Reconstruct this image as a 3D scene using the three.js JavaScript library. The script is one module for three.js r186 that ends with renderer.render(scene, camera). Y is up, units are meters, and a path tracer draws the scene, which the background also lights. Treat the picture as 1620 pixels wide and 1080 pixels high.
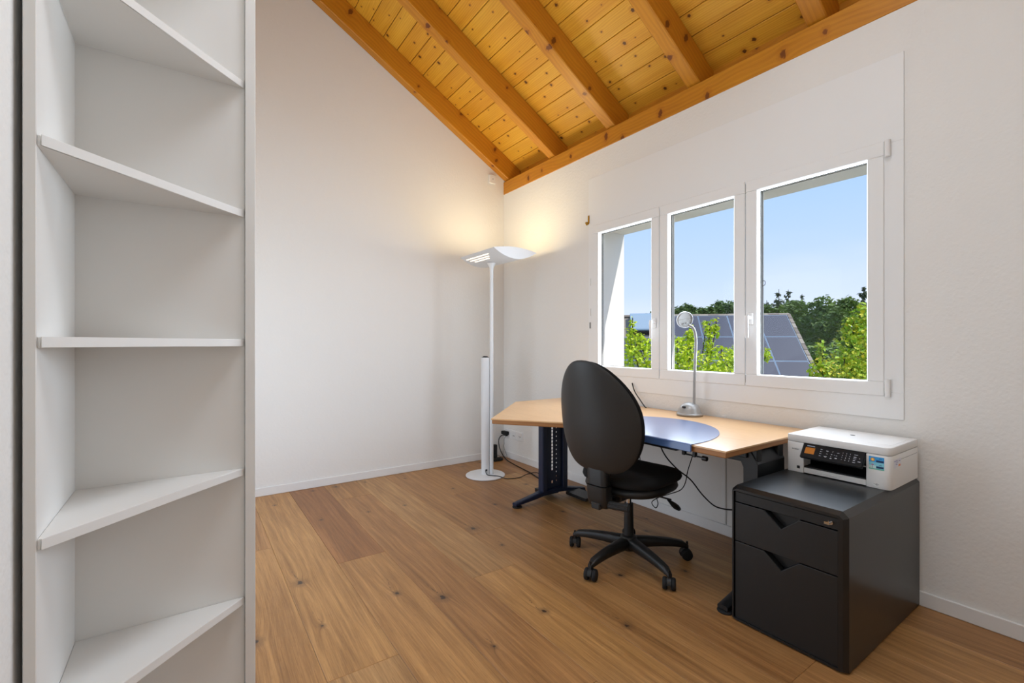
import * as THREE from 'three';
import { mergeGeometries, toCreasedNormals } from 'three/addons/utils/BufferGeometryUtils.js';
import { RectAreaLightUniformsLib } from 'three/addons/lights/RectAreaLightUniformsLib.js';

// ---------------------------------------------------------------- camera, sky, sun, exposure
RectAreaLightUniformsLib.init();
const scene = new THREE.Scene();
const renderer = new THREE.WebGLRenderer({ antialias: true });
renderer.toneMapping = THREE.LinearToneMapping;
renderer.toneMappingExposure = 1.0;
renderer.shadowMap.enabled = true;

const camera = new THREE.PerspectiveCamera(THREE.MathUtils.radToDeg(2 * Math.atan(540 / 737)), 1.5, 0.05, 400);
const YAW = Math.atan2(512, 737);
camera.position.set(4.131, 1.2, 2.763);
camera.lookAt(4.131 - Math.cos(YAW), 1.2, 2.763 - Math.sin(YAW));
camera.setViewOffset(1620, 1080, 0, -3, 1620, 1080);

// seeded noise
let seed = 7;
const rnd = () => { seed = (seed * 1664525 + 1013904223) >>> 0; return seed / 4294967296; };
const hash = (x, y, s = 0) => { let h = (x * 374761393 + y * 668265263 + s * 982451653) | 0; h = Math.imul(h ^ (h >>> 13), 1274126177); return ((h ^ (h >>> 16)) >>> 0) / 4294967296; };
const rng = (s) => { let a = (s * 2654435761) >>> 0; return () => { a = (a + 0x6D2B79F5) >>> 0; let t = Math.imul(a ^ (a >>> 15), 1 | a); t = (t + Math.imul(t ^ (t >>> 7), 61 | t)) ^ t; return ((t ^ (t >>> 14)) >>> 0) / 4294967296; }; };
const sm = (t) => t * t * (3 - 2 * t);
const mix = (a, b, t) => a + (b - a) * t;
const clamp = (x, a = 0, b = 1) => Math.min(b, Math.max(a, x));
const step = (a, b, x) => sm(clamp((x - a) / (b - a)));
function vnoise(x, y, px, py, s = 0) {            // tileable value noise, periods px, py
  const xi = Math.floor(x), yi = Math.floor(y), fx = sm(x - xi), fy = sm(y - yi);
  const m = (a, p) => ((a % p) + p) % p;
  const a = hash(m(xi, px), m(yi, py), s), b = hash(m(xi + 1, px), m(yi, py), s), c = hash(m(xi, px), m(yi + 1, py), s), d = hash(m(xi + 1, px), m(yi + 1, py), s);
  return mix(mix(a, b, fx), mix(c, d, fx), fy);
}
function fbm(u, v, fx, fy, oct = 4, s = 0) {      // u, v in 0..1
  let r = 0, a = 0.5, t = 0;
  for (let i = 0; i < oct; i++) { r += a * vnoise(u * fx, v * fy, fx, fy, s + i * 17); t += a; a *= 0.5; fx *= 2; fy *= 2; }
  return r / t;
}
{ // clear summer sky with thin veils of cloud
  const w = 1024, h = 512, d = new Float32Array(w * h * 4);
  for (let j = 0; j < h; j++) for (let i = 0; i < w; i++) {
    const el = ((j + 0.5) / h - 0.5) * 180;
    const t = Math.pow(clamp(el / 19), 0.75), t2 = clamp((el - 19) / 71);
    let r = mix(0.80, 0.43, t), g = mix(0.90, 0.665, t), b = mix(1.0, 1.0, t);
    r = mix(r, 0.26, t2); g = mix(g, 0.48, t2); b = mix(b, 0.88, t2);
    const n = fbm(i / w, j / h, 10, 14, 5, 3), veil = step(0.55, 0.85, n) * clamp((el + 4) / 8) * 0.45;
    r = mix(r, 0.9, veil); g = mix(g, 0.95, veil); b = mix(b, 1.0, veil);
    d.set([r, g * 1.01, b * 1.06, 1], (j * w + i) * 4);
  }
  const t = new THREE.DataTexture(d, w, h, THREE.RGBAFormat, THREE.FloatType);
  t.mapping = THREE.EquirectangularReflectionMapping; t.magFilter = THREE.LinearFilter; t.needsUpdate = true;
  scene.background = t;
}
const sun = new THREE.DirectionalLight(new THREE.Color().setRGB(1, 0.95, 0.86), 4.2);   // high, from along the facade
sun.position.set(36, 58, -29); sun.castShadow = true; sun.shadow.mapSize.set(2048, 2048);
Object.assign(sun.shadow.camera, { left: -40, right: 40, top: 40, bottom: -40, near: 1, far: 140 });
sun.target.position.set(-4, 0, -12); scene.add(sun, sun.target);
// boosted sky light at window_1; window_2 and door_1 are added fill openings, out of view
const TH = Math.atan(0.5806), CT = Math.cos(TH), ST = Math.sin(TH);
function openingLight(intensity, w, h, pos, to) {
  const l = new THREE.RectAreaLight(new THREE.Color().setRGB(0.87, 1.0, 1.15), intensity, w, h); l.position.set(...pos); l.lookAt(...to); scene.add(l);
}
// boosted sky light just inside the three panes of window_1
for (const [a, b] of [[1.408, 1.933], [2.079, 2.556], [2.702, 3.240]]) openingLight(6.8, b - a, 1.086, [(a + b) / 2, 1.5595, -0.022], [(a + b) / 2, 1.5595, 3]);
openingLight(20, 0.56, 1.1, [3.38, 3.118 + 0.5806 * 1.8, 1.8], [3.38, 3.118 + 0.5806 * 1.8 - CT, 1.8 + ST]);  // fill light under the added roof window
openingLight(2.0, 1.38, 1.96, [1.3, 1.06, 3.07], [1.3, 1.06, 0]);  // fill light at the added glazed door, for gable wall and floor

// ---------------------------------------------------------------- helpers
const C = (hex) => new THREE.Color(hex);
const used = new Map();
const numbered = (n) => { const k = used.get(n) ?? 0; used.set(n, k + 1); return k ? `${n}_${String(k).padStart(3, '0')}` : n; };
function tag(o, label, category, group) { o.userData.label = label; o.userData.category = category; if (group) o.userData.group = group; return o; }
function thing(name, label, category, pos = [0, 0, 0], turn = 0, group) {
  const o = new THREE.Group(); o.name = numbered(name); o.position.set(...pos); o.rotation.y = turn; scene.add(o); return tag(o, label, category, group);
}
function obj(name, geo, mat, parent = scene, label) {
  const g = Array.isArray(geo) ? merge(geo) : geo;
  const m = new THREE.Mesh(g, mat); m.name = parent === scene ? numbered(name) : name; m.castShadow = m.receiveShadow = true; parent.add(m);
  if (label) m.userData.label = label;
  return m;
}
function structure(o, label) { o.userData.kind = 'structure'; if (label) o.userData.label = label; return o; }
function sgroup(name, label) { const o = new THREE.Group(); o.name = name; scene.add(o); return structure(o, label); }
function merge(list) {
  const gs = list.map((g) => { let h = g.index ? g.toNonIndexed() : g; const c = new THREE.BufferGeometry(); for (const k of ['position', 'normal', 'uv']) if (h.attributes[k]) c.setAttribute(k, h.attributes[k]); if (!c.attributes.normal) c.computeVertexNormals(); if (!c.attributes.uv) c.setAttribute('uv', new THREE.BufferAttribute(new Float32Array(c.attributes.position.count * 2), 2)); return c; });
  return mergeGeometries(gs);
}
function boxUV(g, ou = 0, ov = 0, along = 'x') {  // uv in metres; u runs along the given axis where it can
  const p = g.attributes.position, n = g.attributes.normal, uv = new Float32Array(p.count * 2);
  for (let i = 0; i < p.count; i++) {
    const x = p.getX(i), y = p.getY(i), z = p.getZ(i), ax = Math.abs(n.getX(i)), ay = Math.abs(n.getY(i)), az = Math.abs(n.getZ(i));
    let a, b;
    if (ay >= ax && ay >= az) [a, b] = along === 'z' ? [z, x] : [x, z];
    else if (az >= ax) [a, b] = along === 'y' ? [y, x] : [x, y];
    else [a, b] = along === 'y' ? [y, z] : [z, y];
    uv[2 * i] = a + ou; uv[2 * i + 1] = b + ov;
  }
  g.setAttribute('uv', new THREE.BufferAttribute(uv, 2)); return g;
}
function box(x0, x1, y0, y1, z0, z1, c = 0.002, ou = 0, ov = 0, along = 'x') {   // chamfered box between two corners
  const h = [(x1 - x0) / 2, (y1 - y0) / 2, (z1 - z0) / 2], m = [(x0 + x1) / 2, (y0 + y1) / 2, (z0 + z1) / 2];
  c = Math.min(c, h[0] * 0.98, h[1] * 0.98, h[2] * 0.98);
  const pos = [], V = (s, ax) => [0, 1, 2].map((k) => m[k] + s[k] * (k === ax ? h[k] : h[k] - c));
  const tri = (a, b, d, out) => { const e1 = b.map((v, i) => v - a[i]), e2 = d.map((v, i) => v - a[i]); const n = [e1[1] * e2[2] - e1[2] * e2[1], e1[2] * e2[0] - e1[0] * e2[2], e1[0] * e2[1] - e1[1] * e2[0]]; if (n[0] * out[0] + n[1] * out[1] + n[2] * out[2] < 0) pos.push(...a, ...d, ...b); else pos.push(...a, ...b, ...d); };
  const quad = (a, b, d, e, out) => { tri(a, b, d, out); tri(a, d, e, out); };
  for (let k = 0; k < 3; k++) for (const s of [-1, 1]) {
    const i = (k + 1) % 3, j = (k + 2) % 3, S = (a, b) => { const r = [0, 0, 0]; r[k] = s; r[i] = a; r[j] = b; return V(r, k); }, o = [0, 0, 0]; o[k] = s;
    quad(S(-1, -1), S(1, -1), S(1, 1), S(-1, 1), o);
  }
  if (c > 0) {
    for (let k = 0; k < 3; k++) { const i = (k + 1) % 3, j = (k + 2) % 3; for (const a of [-1, 1]) for (const b of [-1, 1]) { const S = (t) => { const r = [0, 0, 0]; r[k] = t; r[i] = a; r[j] = b; return r; }, o = [0, 0, 0]; o[i] = a; o[j] = b; quad(V(S(-1), i), V(S(1), i), V(S(1), j), V(S(-1), j), o); } }
    for (const a of [-1, 1]) for (const b of [-1, 1]) for (const d of [-1, 1]) tri(V([a, b, d], 0), V([a, b, d], 1), V([a, b, d], 2), [a, b, d]);
  }
  const g = new THREE.BufferGeometry(); g.setAttribute('position', new THREE.Float32BufferAttribute(pos, 3)); g.computeVertexNormals();
  return boxUV(g, ou, ov, along);
}
function cyl(r0, r1, h, x, y, z, seg = 32, axis = 'y') {          // r0 at the bottom, centred at x, y, z
  const g = new THREE.CylinderGeometry(r1, r0, h, seg); if (axis === 'x') g.rotateZ(-Math.PI / 2); if (axis === 'z') g.rotateX(Math.PI / 2); return g.translate(x, y, z);
}
const lathe = (pts, x = 0, y = 0, z = 0, seg = 48) => new THREE.LatheGeometry(pts.map(([a, b]) => new THREE.Vector2(a, b)), seg).translate(x, y, z);
function tube(pts, r, seg = 60, rs = 8) { return new THREE.TubeGeometry(new THREE.CatmullRomCurve3(pts.map((p) => new THREE.Vector3(...p)), false, 'centripetal'), seg, r, rs); }
function prism(pts, h, bevel = 0, bs = 2) {                       // outline in x, y; extruded towards +z
  const s = new THREE.Shape(pts.map(([x, y]) => new THREE.Vector2(x, y)));
  return new THREE.ExtrudeGeometry(s, { depth: h, bevelEnabled: bevel > 0, bevelSize: bevel, bevelThickness: bevel, bevelOffset: -bevel, bevelSegments: bs, curveSegments: 24 });
}
function loft(rings, caps = true, crease = 0.9) {               // rings of equal point counts, closed around
  const n = rings[0].length, pos = [], idx = [];
  rings.forEach((r) => r.forEach((p) => pos.push(...p)));
  for (let i = 0; i + 1 < rings.length; i++) for (let j = 0; j < n; j++) { const a = i * n + j, b = i * n + (j + 1) % n, c = a + n, d = b + n; idx.push(a, b, c, b, d, c); }
  if (caps) for (const [i, f] of [[0, 1], [rings.length - 1, 0]]) { const c = pos.length / 3, m = [0, 1, 2].map((k) => rings[i].reduce((t, p) => t + p[k], 0) / n); pos.push(...m); for (let j = 0; j < n; j++) { const a = i * n + j, b = i * n + (j + 1) % n; f ? idx.push(c, b, a) : idx.push(c, a, b); } }
  const g = new THREE.BufferGeometry(); g.setAttribute('position', new THREE.Float32BufferAttribute(pos, 3)); g.setIndex(idx);
  return toCreasedNormals(g, crease);
}
function dataTex(w, h, fn, srgb = true) {
  const d = new Uint8Array(w * h * 4);
  for (let j = 0; j < h; j++) for (let i = 0; i < w; i++) { const c = fn(i / w, j / h, i, j); d.set([clamp(c[0]) * 255, clamp(c[1]) * 255, clamp(c[2]) * 255, 255], (j * w + i) * 4); }
  const t = new THREE.DataTexture(d, w, h); t.magFilter = THREE.LinearFilter; t.minFilter = THREE.LinearMipmapLinearFilter; t.generateMipmaps = true; t.wrapS = t.wrapT = THREE.RepeatWrapping; t.anisotropy = 8;
  if (srgb) t.colorSpace = THREE.SRGBColorSpace; t.needsUpdate = true; return t;
}
const rep = (t, u, v) => { t.repeat.set(u, v); return t; };
const std = (o) => new THREE.MeshStandardMaterial(o);
const phys = (o) => new THREE.MeshPhysicalMaterial(o);
function canvasTex(w, h, draw) { const c = document.createElement('canvas'); c.width = w; c.height = h; draw(c.getContext('2d')); const t = new THREE.CanvasTexture(c); t.colorSpace = THREE.SRGBColorSpace; return t; }

// ---------------------------------------------------------------- materials
const plaster = rep(dataTex(512, 512, (u, v) => { const n = fbm(u, v, 60, 60, 3, 5) * 0.7 + fbm(u, v, 16, 16, 3, 9) * 0.3; return [n, n, n]; }, false), 1 / 0.7, 1 / 0.7);
const M = {
  wall: std({ color: C('#ece9e4'), roughness: 0.92, bumpMap: plaster, bumpScale: 0.0016 }),
  trim: std({ color: C('#ebe9e6'), roughness: 0.5 }),
  frame: std({ color: C('#eeedeb'), roughness: 0.38 }),
  gasket: std({ color: C('#1b1b1c'), roughness: 0.7 }),
  glass: phys({ color: 0xffffff, roughness: 0, transmission: 1, thickness: 0, ior: 1.12 }),
  opal: phys({ color: C('#f2f3f3'), roughness: 1, transmission: 0.3, thickness: 0 }),
  black: std({ color: C('#17181a'), roughness: 0.5 }),
  rubber: std({ color: C('#0d0d0e'), roughness: 0.75 }),
  cable: std({ color: C('#0c0c0d'), roughness: 0.6 }),
  chrome: std({ color: C('#c9ccd0'), roughness: 0.16, metalness: 1 }),
  brass: std({ color: C('#b3862f'), roughness: 0.35, metalness: 0.9 }),
  silver: std({ color: C('#a2a19f'), roughness: 0.38, metalness: 0.35 }),
  lampWhite: std({ color: C('#e6e7e8'), roughness: 0.4 }),

  shelf: std({ color: C('#e9e6e1'), roughness: 0.5 }),
};

// oak floor boards: grain, cathedral figure, knots and cracks
function oak(s) {
  const knots = [], R = rng(s + 100), n = 2 + Math.floor(R() * 2);
  for (let k = 0; k < n; k++) knots.push([(k + 0.7 * R()) / n, 0.2 + 0.6 * R(), 0.35 + 0.65 * R()]);
  const apex = 0.3 + 0.4 * hash(s, 5, 31);
  return dataTex(2048, 256, (u, v) => {
    const wv = (fbm(u, v, 3, 2, 3, s * 7) - 0.5);
    let yy = v + wv * 0.16 + 0.03 * Math.sin(u * 6.283 + s);
    let dark = 0, pull = 0;
    for (const [kx, ky, kr] of knots) {
      let du = (u - kx); du -= Math.round(du); const dx = du * 2.5, dy = (v - ky) * 0.264, d = Math.hypot(dx * 0.55, dy) / (0.028 * kr);
      pull += Math.exp(-d * d * 0.35) * (dy > 0 ? 1 : -1) * 0.06;
      const e = fbm(u, v, 180, 30, 3, s) - 0.5, dk = Math.hypot(dx * 0.8, dy) / (0.016 * kr) + e * 1.2;
      dark = Math.max(dark, 0.9 * (1 - step(0.45, 1.15, dk)), 0.28 * (1 - step(0.8, 3.4, dk)));
      const tail = Math.abs(dy - 0.012 * Math.sin(dx * 18 + s)) / 0.0035;                 // a crack running out of the knot
      dark = Math.max(dark, 0.6 * kr * (1 - step(0.3, 1, tail)) * (1 - step(0.02, 0.13, Math.abs(dx + 0.06))) * step(0.4, 0.6, vnoise(u * 300, v * 20, 300, 20, s)));
    }
    yy += pull;
    const dist = Math.abs(yy - apex), arch = dist * 1.0 + 0.0 * u;
    const cath = Math.sin((Math.pow(arch + 0.03, 0.7) * 40 + 6 * Math.sin(u * 6.283 + s) + wv * 5)) * 0.5 + 0.5;
    const fine = fbm(u, yy, 24, 110, 3, s + 40), pores = step(0.62, 0.8, vnoise(u * 90, yy * 230, 90, 230, s + 60));
    const broad = fbm(u, v, 6, 3, 3, s + 80), streak = fbm(u, yy, 3, 14, 3, s + 120);
    let t = 0.5 + (cath - 0.5) * 0.13 * step(0.0, 0.3, 0.45 - dist) + (fine - 0.5) * 0.5 + (streak - 0.5) * 0.55 + (broad - 0.5) * 0.5 - pores * 0.10;
    t = clamp(t);
    const a = [0.52, 0.37, 0.21], b = [0.83, 0.65, 0.425];
    return [0, 1, 2].map((k) => mix(mix(a[k], b[k], t), [0.23, 0.17, 0.14][k], dark));
  });
}
const oakMaps = [1, 2, 3, 4, 5, 6].map((s) => rep(oak(s), 1 / 2.5, 1 / 0.264));
const oakTints = ['#ffffff', '#f4ece4', '#fff8ea', '#ece0d6', '#f9f0e2', '#d9c4b6'];
const oakM = []; oakMaps.forEach((map) => oakTints.forEach((t) => oakM.push(std({ map, color: C(t), roughness: 0.42, bumpMap: map, bumpScale: 0.0005 }))));

// knotty spruce for the roof boards and rafters
function spruce(s, w, h, kn, aspect, base) {
  const knots = [], R = rng(s + 300); for (let k = 0; k < kn; k++) knots.push([(k + 0.9 * R()) / kn, 0.1 + 0.8 * R(), 0.28 + 0.72 * R() ** 1.6]);
  return dataTex(w, h, (u, v) => {
    let dark = 0, pull = 0, halo = 0;
    for (const [kx, ky, kr] of knots) {
      let du = u - kx; du -= Math.round(du); const dx = du * aspect, dy = v - ky, d = Math.hypot(dx * (0.6 + 0.5 * kr), dy) / (0.12 * kr) + (vnoise(u * 400, v * 40, 400, 40, s) - 0.5) * 0.5;
      pull += Math.exp(-d * d * 0.25) * dy * 0.5; dark = Math.max(dark, (1 - step(0.55, 1.0, d)) * (0.65 + 0.3 * kr)); halo = Math.max(halo, 0.35 * (1 - step(0.8, 2.4, d)));
    }
    const wv = fbm(u, v, 5, 2, 3, s * 3), yy = v - pull + (wv - 0.5) * 0.35;
    const ring = Math.sin(yy * 62 + 5 * fbm(u, v, 3, 2, 2, s + 4)) * 0.5 + 0.5, fine = fbm(u, yy, 16, 90, 3, s + 9), br = fbm(u, v, 5, 3, 3, s + 30);
    let t = clamp(0.5 + (ring - 0.5) * 0.22 + (fine - 0.5) * 0.35 + (br - 0.5) * 0.5);
    const a = base[0], b = base[1];
    return [0, 1, 2].map((k) => mix(mix(mix(a[k], b[k], t), base[2][k], halo), base[3][k], dark));
  });
}
const SB = [[0.80, 0.54, 0.12], [0.98, 0.78, 0.29], [0.74, 0.46, 0.11], [0.34, 0.19, 0.06]];
const boardM = [];
[1, 2, 3, 4].forEach((s) => { const map = rep(spruce(s, 2048, 128, 14, 20, SB), 1 / 2.9, 1 / 0.146); for (const t of ['#ffffff', '#fbf3e6', '#fffaf0']) boardM.push(std({ map, color: C(t), roughness: 0.42 })); });
const rafterMap = rep(spruce(9, 2048, 256, 9, 12, [[0.70, 0.43, 0.08], [0.87, 0.61, 0.16], [0.66, 0.38, 0.07], [0.44, 0.23, 0.06]]), 1 / 2.4, 1 / 0.3);
M.rafter = std({ map: rafterMap, roughness: 0.42 });

// ---------------------------------------------------------------- the room: floor, walls, roof
const RX = 5.2, RZ = 3.02, SL = 0.5806;
{
  const f = sgroup('floor', 'wide oak plank floor with knots and long seams');
  obj('subfloor', box(-0.3, RX + 0.3, -0.3, -0.014, -0.34, RZ + 0.28, 0), M.black, f);
  const ends = { 0: [1.3, 3.8], 1: [0.6, 2.9, 5.2], 2: [1.9, 4.4], 3: [0.832, 3.34, 5.8], 4: [1.592, 4.1], 5: [2.06, 4.55], 6: [0.44, 2.942, 5.4], 7: [1.505, 4.0], 8: [2.403, 4.9], 9: [1.078, 3.6], 10: [1.9, 4.4], 11: [0.9, 3.3, 5.8] };
  for (let r = -1; r < 11; r++) {
    const zz0 = r < 0 ? 0 : 0.247 + 0.264 * r, zz1 = Math.min(RZ, 0.247 + 0.264 * (r + 1));
    const e = [0, ...(ends[r + 1] ?? []).filter((x) => x < RX - 0.2), RX];
    for (let k = 0; k + 1 < e.length; k++) {
      const q = (r + 1) * 5 + k * 3, m = oakM[Math.floor(hash(q, 3, 77) * 6) * 6 + (r === 6 && k === 0 ? 5 : Math.floor(hash(q, 9, 78) * 5))];
      obj('plank', box(e[k] + 0.0004, e[k + 1] - 0.0004, -0.014, 0, zz0 + 0.0005, zz1 - 0.0005, 0.0012, 0.37 * q - e[k], -(0.247 + 0.264 * r)), m, f);
    }
  }
}
const roofY = (z) => 3.15 + SL * z;
function wallX(name, x0, x1, label) {              // gable walls follow the roof
  const s = prism([[-0.34, -0.3], [RZ + 0.28, -0.3], [RZ + 0.28, roofY(RZ + 0.28) - 0.01], [-0.34, roofY(-0.34) - 0.01]], x1 - x0);
  s.rotateY(-Math.PI / 2).translate(x1, 0, 0);     // x,y,z -> z,y,x
  const g = s; g.computeVertexNormals(); return structure(obj(name, boxUV(g), M.wall), label);
}
wallX('wall_gable', -0.3, 0, 'white plastered gable wall behind the floor lamp');
wallX('wall_right', RX, RX + 0.3);  // out of view, set near for brighter bounce in the room
structure(obj('wall_partition', box(2.44, 2.567, 0, roofY(2.6) - 0.2, 2.605, RZ, 0.002), M.wall));
const W1 = [1.345, 3.305, 0.955, 2.165], D1 = [0.55, 2.05, 0, 2.12];
{
  const s = new THREE.Shape([[0, -0.014], [RX, -0.014], [RX, 2.782], [0, 2.782]].map(([x, y]) => new THREE.Vector2(x, y)));
  for (const [a, b, c, d] of [W1]) s.holes.push(new THREE.Path([[a, c], [a, d], [b, d], [b, c]].map(([x, y]) => new THREE.Vector2(x, y))));
  const g = new THREE.ExtrudeGeometry(s, { depth: 0.33, bevelEnabled: false }).translate(0, 0, -0.33);
  structure(obj('wall_window', boxUV(g), M.wall), 'white plastered wall around the three-part window');
  structure(obj('wall_upper', box(0, RX, 2.782, 2.97, -0.33, -0.165, 0), M.wall));
}
{ // back wall with the opening of the added glazed door
  const [a, b, , d] = D1, t = roofY(RZ) - 0.01;
  const s = new THREE.Shape([[0, -0.014], [a, -0.014], [a, d], [b, d], [b, -0.014], [RX, -0.014], [RX, t], [0, t]].map(([x, y]) => new THREE.Vector2(x, y)));
  structure(obj('wall_back', boxUV(new THREE.ExtrudeGeometry(s, { depth: 0.28, bevelEnabled: false }).translate(0, 0, RZ)), M.wall), 'white wall beside the corner shelf');
}
{ // painted outer reveal of window 1
  const [a, b, c, d] = W1, r = sgroup('trim_1', 'pale outer window reveal');
  obj('jamb', box(a - 0.001, a + 0.03, c, d, -0.335, -0.075, 0.003), M.trim, r); obj('jamb', box(b - 0.03, b + 0.001, c, d, -0.335, -0.075, 0.003), M.trim, r);
  obj('lintel', box(a, b, d - 0.028, d + 0.001, -0.335, -0.075, 0.003), M.trim, r);
  obj('sill', box(a, b, c - 0.001, c + 0.018, -0.36, -0.075, 0.003), M.silver, r);
}
for (const [nm, b] of [['baseboard_gable', [0, 0.012, 0, 0.067, 0.012, RZ]], ['baseboard_window', [0, RX, 0, 0.067, 0, 0.012]], ['baseboard_right', [RX - 0.012, RX, 0, 0.067, 0.012, RZ]], ['baseboard_back', [2.96, RX - 0.012, 0, 0.067, RZ - 0.012, RZ]]])
  structure(obj(nm, box(...b, 0.003), M.trim), 'white skirting board along the floor');
{
  const c = sgroup('ceiling', 'sloping ceiling of honey coloured boards and rafters'); c.position.set(0, 2.9326, 0); c.rotation.x = -TH;
  const P = 0.188, s1 = (RZ + 0.3) / CT + 0.1, s0 = (1.8 + P * ST) / CT, RW = [3.064, 3.696, s0 - 0.62, s0 + 0.62];
  for (let k = -3; ; k++) {
    const z = -0.053 + 0.1265 * k, s = (z + P * ST) / CT; if (s > s1) break;
    const w = 0.1265 / CT, m = boardM[Math.floor(hash(k + 9, 4, 90) * 12)];
    const cut = s > RW[2] - w && s < RW[3];
    for (const [a, b] of cut ? [[0, RW[0]], [RW[1], RX]] : [[0, RX]]) obj('board', box(a, b, P, P + 0.02, s + 0.0018, s + w - 0.0018, 0.0035, hash(k + 9, 6, 91) * 2.9, -s), m, c);
  }
  for (const [a, b] of [[0.0, 0.08], [0.742, 0.83], [1.476, 1.572], [2.216, 2.312], [2.96, 3.06], [3.70, 3.796], [4.44, 4.536], [5.1, 5.2]])
    obj('rafter', box(a, b, 0, P, -0.14, s1, 0.006, 0.7 * a, 0.31 * a, 'z'), M.rafter, c);
  const r = structure(obj('roof', [box(-0.3, RW[0], P + 0.02, P + 0.2, -0.45, s1, 0), box(RW[1], RX + 0.3, P + 0.02, P + 0.2, -0.45, s1, 0), box(RW[0], RW[1], P + 0.02, P + 0.2, -0.45, RW[2], 0), box(RW[0], RW[1], P + 0.02, P + 0.2, RW[3], s1, 0)], M.black)); r.position.copy(c.position); r.rotation.copy(c.rotation);
  {
    const [a, b] = RW, rw = sgroup('added_window_2', 'added white roof window between the rafters, out of view'); rw.position.copy(c.position); rw.rotation.copy(c.rotation);  // added opening out of view, carries fill light from above
    const w = 0.03, y0 = P - 0.012, y1 = P + 0.22;
    obj('roof_frame', [box(a, b, y0, y1, RW[2], RW[2] + w, 0.003), box(a, b, y0, y1, RW[3] - w, RW[3], 0.003), box(a, a + w, y0, y1, RW[2] + w, RW[3] - w, 0.003), box(b - w, b, y0, y1, RW[2] + w, RW[3] - w, 0.003)], M.frame, rw);
    obj('pane', box(a + w, b - w, P + 0.10, P + 0.101, RW[2] + w, RW[3] - w, 0), M.opal, rw, 'opal glazing'); obj('handle_bar', box(a + 0.12, b - 0.12, P, P + 0.012, RW[3] - 0.06, RW[3] - 0.04, 0.003), M.frame, rw);  // opal, so the sun leaves no patch through the added window
  }
  const p = sgroup('trim_2', 'honey coloured wall plate under the rafters');
  obj('wall_plate', box(0, RX, 2.782, 2.915, -0.165, 0.004, 0.003, 0.3, 0.05), M.rafter, p);
  obj('blocking', box(0, RX, 2.915, 3.06, -0.19, -0.165, 0), M.rafter, p);
}

// ---------------------------------------------------------------- windows
function rectFrame(x0, x1, y0, y1, w, z0, z1, c = 0.003) {        // four mitred-looking members
  return [box(x0, x1, y1 - w, y1, z0, z1, c), box(x0, x1, y0, y0 + w, z0, z1, c), box(x0, x0 + w, y0 + w, y1 - w, z0, z1, c), box(x1 - w, x1, y0 + w, y1 - w, z0, z1, c)];
}
function handleGeo() {
  const s = (a, b, y, z) => { const r = []; for (let k = 0; k < 12; k++) { const t = k / 12 * 6.2832; r.push([a * Math.cos(t), y, z + b * Math.sin(t)]); } return r; };
  return [box(-0.016, 0.016, -0.036, 0.036, 0, 0.011, 0.005), cyl(0.011, 0.010, 0.034, 0, 0.008, 0.026, 20, 'z'),
    loft([s(0.010, 0.008, 0.020, 0.046), s(0.012, 0.009, 0.008, 0.048), s(0.011, 0.008, -0.02, 0.05), s(0.010, 0.006, -0.06, 0.048), s(0.011, 0.006, -0.10, 0.046), s(0.009, 0.005, -0.112, 0.046)])];
}
function makeWindow(name, W, splits, surround, handles, label) {
  const [a, b, c, d] = W, w = sgroup(name, label), zf = 0.012;
  obj('outer_frame', rectFrame(a, b, c, d, 0.05, -0.075, -0.004), M.frame, w);
  for (let k = 0; k + 1 < splits.length; k++) {
    const x0 = splits[k] + (k ? 0.0022 : 0), x1 = splits[k + 1] - 0.0022, y0 = 0.945, y1 = 2.174, f = 0.07;
    const s = obj('sash', [...rectFrame(x0, x1, y0, y1, f, -0.004, zf, 0.004), ...rectFrame(x0 + 0.03, x1 - 0.03, y0 + 0.03, y1 - 0.03, f - 0.028, -0.062, -0.004, 0.001)], M.frame, w);
    obj('gasket', rectFrame(x0 + f - 0.002, x1 - f + 0.002, y0 + f - 0.002, y1 - f + 0.002, 0.0055, -0.032, -0.022, 0.001), M.gasket, s);
    obj('gasket', rectFrame(x0 + f - 0.002, x1 - f + 0.002, y0 + f - 0.002, y1 - f + 0.002, 0.0055, -0.048, -0.044, 0.001), M.gasket, s);
    obj('pane', box(x0 + f - 0.001, x1 - f + 0.001, y0 + f - 0.001, y1 - f + 0.001, -0.0365, -0.0355, 0), M.glass, s);
    if (handles[k] !== undefined) { const h = obj('handle', handleGeo(), M.frame, s, 'white turn handle'); h.position.set(handles[k] > 0 ? x1 - 0.034 : x0 + 0.034, 1.345, zf); }
  }
  if (surround) {
    const [sx0, sx1, sy0, sy1] = surround;
    obj('surround_panel', [box(sx0, sx1, d - 0.006, sy1, 0.0008, 0.006, 0.0015), box(sx0, sx1, sy0, c - 0.002 + 0.012, 0.0008, 0.006, 0.0015), box(sx0, a + 0.02, c + 0.01, d - 0.006, 0.0008, 0.006, 0.0015), box(b - 0.02, sx1, c + 0.01, d - 0.006, 0.0008, 0.006, 0.0015)], M.frame, w);
  }
  return w;
}
const w1 = makeWindow('window_1', W1, [1.337, 2.006, 2.629, 3.313], [1.288, 3.385, 0.838, 2.573], { 0: 1, 2: -1 }, 'white three-part casement window over the desk');
for (const [y0, y1] of [[2.095, 2.175], [0.945, 1.03]]) obj('hinge', [cyl(0.011, 0.011, y1 - y0 - 0.012, 3.326, (y0 + y1) / 2 + 0.004, 0.014, 20), cyl(0.0115, 0.0115, 0.012, 3.326, y0 + 0.005, 0.014, 20), box(3.312, 3.326, y0 + 0.015, y1, 0.004, 0.012, 0.002)], M.trim, w1);
obj('latch', [box(1.283, 1.300, 2.205, 2.27, 0.005, 0.012, 0.002), cyl(0.009, 0.009, 0.035, 1.287, 2.205, 0.018, 16, 'z'), box(1.272, 1.29, 2.19, 2.216, 0.012, 0.026, 0.004)], M.brass, w1, 'small brass latch');
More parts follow.
